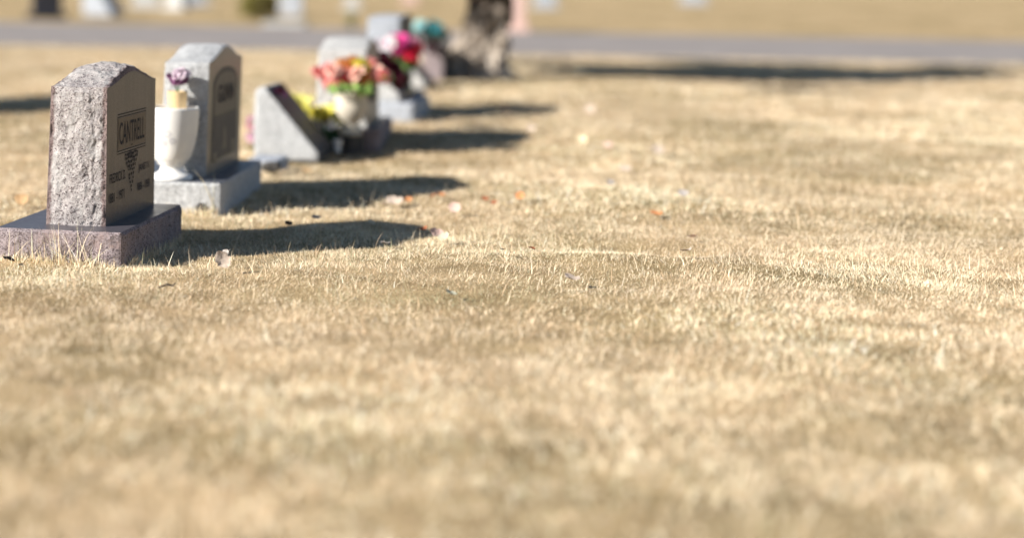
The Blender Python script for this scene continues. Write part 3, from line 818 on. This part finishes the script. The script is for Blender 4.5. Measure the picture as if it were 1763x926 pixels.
shrub(444, 33, .80, .62, simple('olive_shrub_leaf', (.20, .18, .05), .8, .4, 6), 'low olive green shrub left of the blue grey stone beyond the road', 3500, 2)
shrub(604, 50, .16, .34, simple('green_weed_leaf', (.22, .25, .10), .8, .3, 6), 'small green weed at the far edge of the road', 160, 3)

# ------------------------------------------------------------------ fallen leaves
def leaf_mesh(seed, bend=.5, lob=.15):
    rr = random.Random(seed); rows = 8; cols = 4; vs = []; fs = []
    for i in range(rows + 1):
        t = i / rows; wd = .42 * math.sin(math.pi * (t * .93 + .03)) ** .75 * (1 + lob * math.cos(t * 19))
        for j in range(cols + 1):
            s = (j / cols - .5) * 2
            x = t - .5; y = s * wd
            z = bend * (.35 * (x * x) * 2 + .55 * y * y) + .05 * math.sin(9 * x + 5 * s) + rr.uniform(-.02, .02)
            vs.append((x, y, z))
    for i in range(rows):
        for j in range(cols):
            a = i * (cols + 1) + j; fs.append((a, a + cols + 1, a + cols + 2, a + 1))
    b = len(vs)
    vs += [(.49, .01, .02), (.49, -.01, .02), (.75, -.008, .08), (.75, .008, .08)]; fs.append((b, b + 1, b + 2, b + 3))
    return vs, fs
LV = 'fallen dry leaves scattered on the lawn'
def leaf(px, py, size, mat, label, z=.012, rot=None, bend=.7, seed=0):
    p = gp(px, py, 0); vs, fs = leaf_mesh(seed, bend)
    size *= .82
    o = mesh_obj('fallen_leaf', [(x * size, y * size, z_ * size) for x, y, z_ in vs], fs, M['l_' + mat], None, True)
    hz = float(height(p.x, p.y)); rr = random.Random(seed + 99)
    o.location = (p.x, p.y, hz + z + .016); o.rotation_euler = (rot[0] * .85, rot[1], rot[2] - .75) if rot else (rr.uniform(-.5, .5), rr.uniform(-.4, .4), rr.uniform(0, 6.3))
    tag(o, label, 'leaf', LV)
LEAVES = [
 (110, 441, .065, 'rust', 'rust brown leaf propped against the mauve base', .02, (1.2, .2, .3)),
 (14, 446, .075, 'dark', 'black shrivelled leaf at the left end of the mauve base', .008, None),
 (317, 351, .080, 'tan', 'tan leaf leaning on the grey base under the white urn', .035, (1.35, .1, .2)),
 (345, 354, .060, 'dark', 'dark oval leaf against the corner of the grey base', .025, (1.3, 0, .1)),
 (383, 459, .085, 'pale', 'pale curled leaf standing upright in the near grass', .035, (1.1, .9, .5)),
 (386, 448, .05, 'bluegrey', 'small grey leaf folded behind the pale curled one', .04, (.8, -.6, 1.0)),
 (985, 484, .075, 'pale', 'pale arched leaf in the near grass towards the right', .022, (.1, .2, .2)),
 (776, 500, .050, 'sage', 'whitish green leaf at the centre of the near grass', .012, None),
 (545, 373, .060, 'bluegrey', 'blue grey leaf at the upper edge of the near shadow', .015, (.2, .1, .1)),
 (497, 382, .045, 'dark', 'small dark leaf on the upper edge of the near shadow', .02, (.6, .2, .4)),
 (752, 398, .080, 'pinkish', 'pinkish leaf just past the end of the near shadow', .02, (.8, .3, .9)),
 (765, 406, .065, 'sage', 'pale green leaf just past the end of the near shadow', .02, (.9, -.3, .2)),
 (728, 385, .055, 'rust', 'reddish leaf on the tip of the near shadow', .015, None),
 (783, 358, .075, 'pinkish', 'pinkish leaf on edge beyond the near shadow', .03, (1.2, .2, .3)),
 (680, 340, .110, 'pale', 'large pale leaf between the two long shadows', .02, (.5, .1, .2)),
 (664, 344, .070, 'pale', 'pale leaf left of the large pale one', .012, None),
 (702, 337, .060, 'orange', 'orange leaf right of the large pale leaf', .012, None),
 (745, 335, .055, 'rust', 'brown leaf right of the tip of the second shadow', .014, None),
 (760, 334, .055, 'orange', 'small orange leaf beside the brown one', .014, None),
 (849, 347, .050, 'rust', 'brown leaf left of the bright orange leaf', .016, None),
 (895, 341, .060, 'orange', 'bright orange leaf standing up in the grass', .03, (1.3, 0, .4)),
 (878, 346, .04, 'bluegrey', 'tiny blue grey leaf between brown and bright orange leaf', .014, None),
 (1130, 365, .075, 'orange', 'flat orange leaf towards the right', .012, (.25, .1, .2)),
 (1176, 343, .070, 'bluegrey', 'pale bluish leaf above the flat orange one', .02, (.7, .2, .1)),
 (1051, 319, .060, 'bluegrey', 'bluish leaf lying in the grass right of centre', .012, None),
 (1077, 288, .090, 'pale', 'whitish leaf lying flat right of centre', .014, (.5, .1, .1)),
 (1132, 259, .100, 'pale', 'whitish leaf tilted in the dark grass at right', .03, (.9, .3, .5)),
 (1003, 244, .090, 'cream', 'cream round leaf in the grass right of the shadows', .035, (1.2, .2, .1)),
 (1047, 251, .070, 'pinkish', 'pale pinkish leaf near the cream one', .02, (.9, .2, .1)),
 (915, 225, .080, 'pale', 'pale leaf at the tip of the long shadow', .025, (.9, .2, .1)),
 (1016, 193, .110, 'pale', 'pale leaf in the distant grass at right', .03, (1.0, .2, .1)),
 (870, 190, .080, 'orange', 'rusty orange leaf on the farther shadow', .02, None),
 (528, 290, .080, 'tan', 'brown leaf above the second shadow', .012, (.2, .1, .2)),
 (664, 411, .060, 'bluegrey', 'bluish leaf lying inside the near shadow', .012, None),
 (38, 345, .090, 'tan', 'tan leaf in the sunny grass left of the near headstone', .03, (.9, .3, .2)),
 (20, 350, .060, 'cream', 'cream leaf beside the tan one at the left edge', .02, None),
 (1181, 440, .065, 'pale', 'pale leaf right of the hollow in the turf', .018, None),
 (865, 433, .030, 'dark', 'tiny dark leaf in the middle of the lawn', .02, None),
 (1192, 404, .05, 'pinkish', 'small pinkish leaf near the right of the hollow', .014, None),
 (915, 427, .045, 'rust', 'small rust leaf left of the hollow', .01, None),
 (835, 338, .05, 'rust', 'small rust leaf left of two others right of centre', .01, None),
 (640, 379, .05, 'cream', 'cream leaf on the upper rim of the near shadow', .014, None),
]
for i, (px, py, s, m_, lab, z, rot) in enumerate(LEAVES): leaf(px, py, s, m_, lab, z, rot, .8, i)
# dark clod behind the second base and a twig in front
p = gp(468, 291); vs = []; fs = []
bm = bmesh.new(); bmesh.ops.create_icosphere(bm, subdivisions=3, radius=1)
for v in bm.verts: v.co *= 1 + .3 * mnoise.noise(v.co * 1.7) + .1 * mnoise.noise(v.co * 6); v.co = Vector((v.co.x * .058, v.co.y * .05, v.co.z * .030))
me = bpy.data.meshes.new('rock'); bm.to_mesh(me); bm.free(); me.materials.append(simple('dark_rock', (.07, .065, .06), .9, .4, 40, .5))
o = bpy.data.objects.new('rock', me); C.objects.link(o); o.location = (p.x, p.y, .012); tag(o, 'dark stone lying behind the corner of the grey base', 'rock')
p = gp(288, 495); mb = MB(); a = gp(273, 497); b_ = gp(302, 493)
hz = float(height(p.x, p.y)) + .036
mb.tube([(a.x, a.y, hz), (p.x, p.y + .01, hz + .004), (p.x + .02, p.y, hz + .002), (b_.x, b_.y, hz + .008)], [.0025, .0035, .003, .0015], 7)
o = mb.build('twig', M['l_dark'], None, True); tag(o, 'short dark twig lying in the near grass', 'twig')

# ------------------------------------------------------------------ turf
foot = []
def add_foot(t, x0, x1, y0, y1): foot.append((t.location.x, t.location.y, t.rotation_euler.z, x0, x1, y0, y1))
add_foot(h1, -.385, .085, -.15, .72); add_foot(h2, -.385, .1, -.21, .80); add_foot(h3, -.385, 0, 0, .62); add_foot(mk, -.13, .04, 0, .35)
add_foot(h4, -.42, .12, -.09, .92); add_foot(h5, -.27, .09, -.04, .74); add_foot(h6, -.34, .1, -.08, .86); add_foot(h7, -.3, 0, 0, .6)
add_foot(h8, -.24, 0, 0, .7); add_foot(hL, -.28, .28, -.12, 1.37)
def outside(x, y):
    ok = np.ones(len(x), bool)
    for (ox, oy, rz, x0, x1, y0, y1) in foot:
        dx, dy = x - ox, y - oy; c, s = math.cos(-rz), math.sin(-rz)
        lx, ly = dx * c - dy * s, dx * s + dy * c
        ok &= ~((lx > x0) & (lx < x1) & (ly > y0) & (ly < y1))
    ok &= ((x - tp.x) ** 2 + (y - tp.y) ** 2) > .09
    return ok
def scatter(y0, y1, dens, margin=.25):
    n = int((.0 + (W / F) * (y1 ** 2 - y0 ** 2) / 2 + (y1 - y0) * 2 * margin) * dens)
    # area element grows with y
    u = rng.random(n); y = np.sqrt(y0 ** 2 + u * (y1 ** 2 - y0 ** 2))
    lo = -CX / F * y - margin; hi = (W - CX) / F * y + margin
    x = lo + rng.random(n) * (hi - lo)
    return x, y
BV, BF3, BF4, BC = [], [], [], []
def blades(x, y, length, width, bend, nseg=3, tintmul=1.0, upright=.55):
    ok = outside(x, y); x, y = x[ok], y[ok]; n = len(x)
    length = (length[ok] if hasattr(length, '__len__') else np.full(n, length))
    z = height(x, y) - .004
    clump = V4(x, y, .07); patch = V2(x, y, .9); p2_ = V3(x + 7, y, 2.4); p3_ = V1(x, y - 5, .33)
    length = length * (.55 + .75 * rng.random(n)) * (.72 + .55 * clump)
    yaw = rng.random(n) * 2 * np.pi + 0 * x
    flow = V1(x, y, .22) * 9.0
    yaw = np.where(rng.random(n) < .5, flow + rng.normal(0, .6, n), yaw)
    tilt = np.abs(rng.normal(upright, .33, n)); tilt = np.clip(tilt, .05, 1.35)
    cur = rng.normal(bend, .35, n)
    dx, dy = np.cos(yaw), np.sin(yaw); sx, sy = -dy, dx
    # blade faces turned at random
    tw = rng.random(n) * np.pi; wx, wy = np.cos(tw), np.sin(tw)
    P = np.zeros((n, 2 * nseg + 1, 3)); cxp = x.copy(); cyp = y.copy(); czp = z.copy(); a = tilt.copy()
    w0 = width * (.6 + .8 * rng.random(n))
    for k_ in range(nseg + 1):
        t = k_ / nseg; ww = w0 * (1 - t) ** .6 * .5
        if k_ < nseg:
            P[:, 2 * k_] = np.stack([cxp - wx * ww, cyp - wy * ww, czp], 1); P[:, 2 * k_ + 1] = np.stack([cxp + wx * ww, cyp + wy * ww, czp], 1)
            st = length / nseg
            cxp += np.sin(a) * dx * st; cyp += np.sin(a) * dy * st; czp += np.cos(a) * st; a = np.clip(a + cur / nseg, 0, 1.9)
        else: P[:, 2 * nseg] = np.stack([cxp, cyp, czp], 1)
    base = np.array([[.82, .69, .50], [.78, .63, .44], [.92, .81, .64], [.60, .44, .29], [.52, .45, .30], [.40, .39, .25]])
    # patches: strawy, brown, olive
    olive = np.clip((y - 3) / 9, .45, 1) * np.clip((patch - .50) * 2.2, 0, 1) * .45 + np.clip((p2_ - .55) * 3, 0, 1) * .5
    brown = np.clip((p3_ - .48) * 2.5, 0, 1) * .55 + .04
    green = bump_g(x, y, WEED.x, WEED.y, .35, .12) * .8
    r = rng.random(n); idx = np.where(r < .42, 0, np.where(r < .68, 1, np.where(r < .86, 2, 3)))
    idx = np.where(rng.random(n) < brown * .5, 3, idx)
    idx = np.where(rng.random(n) < green, 5, idx)
    idx = np.where(rng.random(n) < olive * .5, np.where(rng.random(n) < .6, 4, 5), idx)
    col = base[idx] * (.88 + .40 * rng.random((n, 1))) * (.84 + .30 * V4(x + 9, y, .5))[:, None] * (.82 + .38 * V1(x - 4, y + 6, 1.3))[:, None] * tintmul
    off = sum(v.shape[0] for v in BV)
    m = 2 * nseg + 1; id0 = off + np.arange(n)[:, None] * m
    BV.append(P.reshape(-1, 3)); BC.append(np.repeat(np.clip(col, 0, 1), m, 0))
    for k_ in range(nseg - 1):
        BF4.append(id0 + np.array([[2 * k_, 2 * k_ + 1, 2 * k_ + 3, 2 * k_ + 2]]))
    BF3.append(id0 + np.array([[2 * nseg - 2, 2 * nseg - 1, 2 * nseg]]))

# density falls with distance, blade width grows with it
for (y0, y1, dens, Lb, Wb, ns) in ((3.3, 4.6, 13000, .030, .0023, 3), (4.6, 6.2, 19000, .024, .0019, 3), (6.2, 8.6, 26000, .0205, .0016, 3), (8.6, 11, 9000, .027, .0027, 2), (11, 15, 2800, .036, .0048, 2), (15, 20, 1400, .038, .008, 2), (20, 25.9, 800, .038, .012, 2)):
    x, y = scatter(y0, y1, dens); 
    bare = np.clip((V3(x + 3, y + 2, .55) * .6 + V4(x, y, .16) * .4 - .30) * 5, .45, 1)
    k_ = rng.random(len(x)) < bare; x, y = x[k_], y[k_]
    blades(x, y, Lb, Wb, .7, ns, .90 if y0 > 14 else (.96 if y0 > 10 else 1.0), .72)
# taller stray blades
x, y = scatter(4.5, 10.5, 260); blades(x, y, .062, .0022, .5, 3, 1.0, .35)
# tufts along the bases' edges and long strays before the near base
def line(ax, ay, bx, by, n, sp):
    t = rng.random(n); return ax + (bx - ax) * t + rng.normal(0, sp, n), ay + (by - ay) * t - np.abs(rng.normal(0, sp, n))
def wpt(t, lx, ly):
    c, s = math.cos(t.rotation_euler.z), math.sin(t.rotation_euler.z); return t.location.x + lx * c - ly * s, t.location.y + lx * s + ly * c
a, b_ = wpt(h1, -.385, -.165), wpt(h1, .08, -.165); x, y = line(*a, *b_, 500, .012); blades(x, y, .036, .0022, .4, 3, 1.0, .3)
a, b_ = wpt(h1, -.33, -.17), wpt(h1, .02, -.17); x, y = line(*a, *b_, 70, .012); blades(x, y, .125, .0026, .35, 3, 1.05, .45)
a, b_ = wpt(h1, -.15, -.17), wpt(h1, -.04, -.17); x, y = line(*a, *b_, 30, .012); blades(x, y, .15, .0030, .2, 3, 1.1, .5)
a, b_ = wpt(h1, .10, -.12), wpt(h1, .10, .7); x, y = line(*a, *b_, 700, .010); x = x + .02; blades(x, y, .05, .0024, .4, 3, 1.0, .3)
a, b_ = wpt(h2, -.385, -.225), wpt(h2, .1, -.225); x, y = line(*a, *b_, 700, .015); blades(x, y, .05, .0028, .4, 3, 1.0, .3)
a, b_ = wpt(h2, .07, -.235), wpt(h2, .10, -.225); x, y = line(*a, *b_, 4, .006); blades(x, y, .20, .005, .1, 3, 1.1, .12)
V = np.concatenate(BV); q4 = np.concatenate(BF4); q3 = np.concatenate(BF3); CC = np.concatenate(BC)
me = bpy.data.meshes.new('grass')
me.vertices.add(len(V)); me.vertices.foreach_set('co', V.astype(np.float32).ravel())
nl = len(q4) * 4 + len(q3) * 3; me.loops.add(nl); me.loops.foreach_set('vertex_index', np.concatenate([q4.ravel(), q3.ravel()]).astype(np.int32))
me.polygons.add(len(q4) + len(q3))
me.polygons.foreach_set('loop_start', np.concatenate([np.arange(len(q4)) * 4, len(q4) * 4 + np.arange(len(q3)) * 3]).astype(np.int32))
me.update(calc_edges=True)
ca = me.color_attributes.new('tint', 'FLOAT_COLOR', 'POINT')
ca.data.foreach_set('color', np.concatenate([CC, np.ones((len(CC), 1))], 1).astype(np.float32).ravel())
me.materials.append(M['blade'])
gr = bpy.data.objects.new('grass', me); C.objects.link(gr)
tag(gr, 'short dry straw coloured turf grass covering the lawn', 'grass', kind='stuff')
print('blades', len(V), 'faces', len(q4) + len(q3))
from bpy_extras.object_utils import world_to_camera_view as wcv
bpy.context.view_layer.update()
for (px, py) in ((182, 390), (1100, 60)):
    c = wcv(S, cam, gp(px, py)); print('camcheck', px, py, c.x * W, 'y', (1 - c.y) * HH)
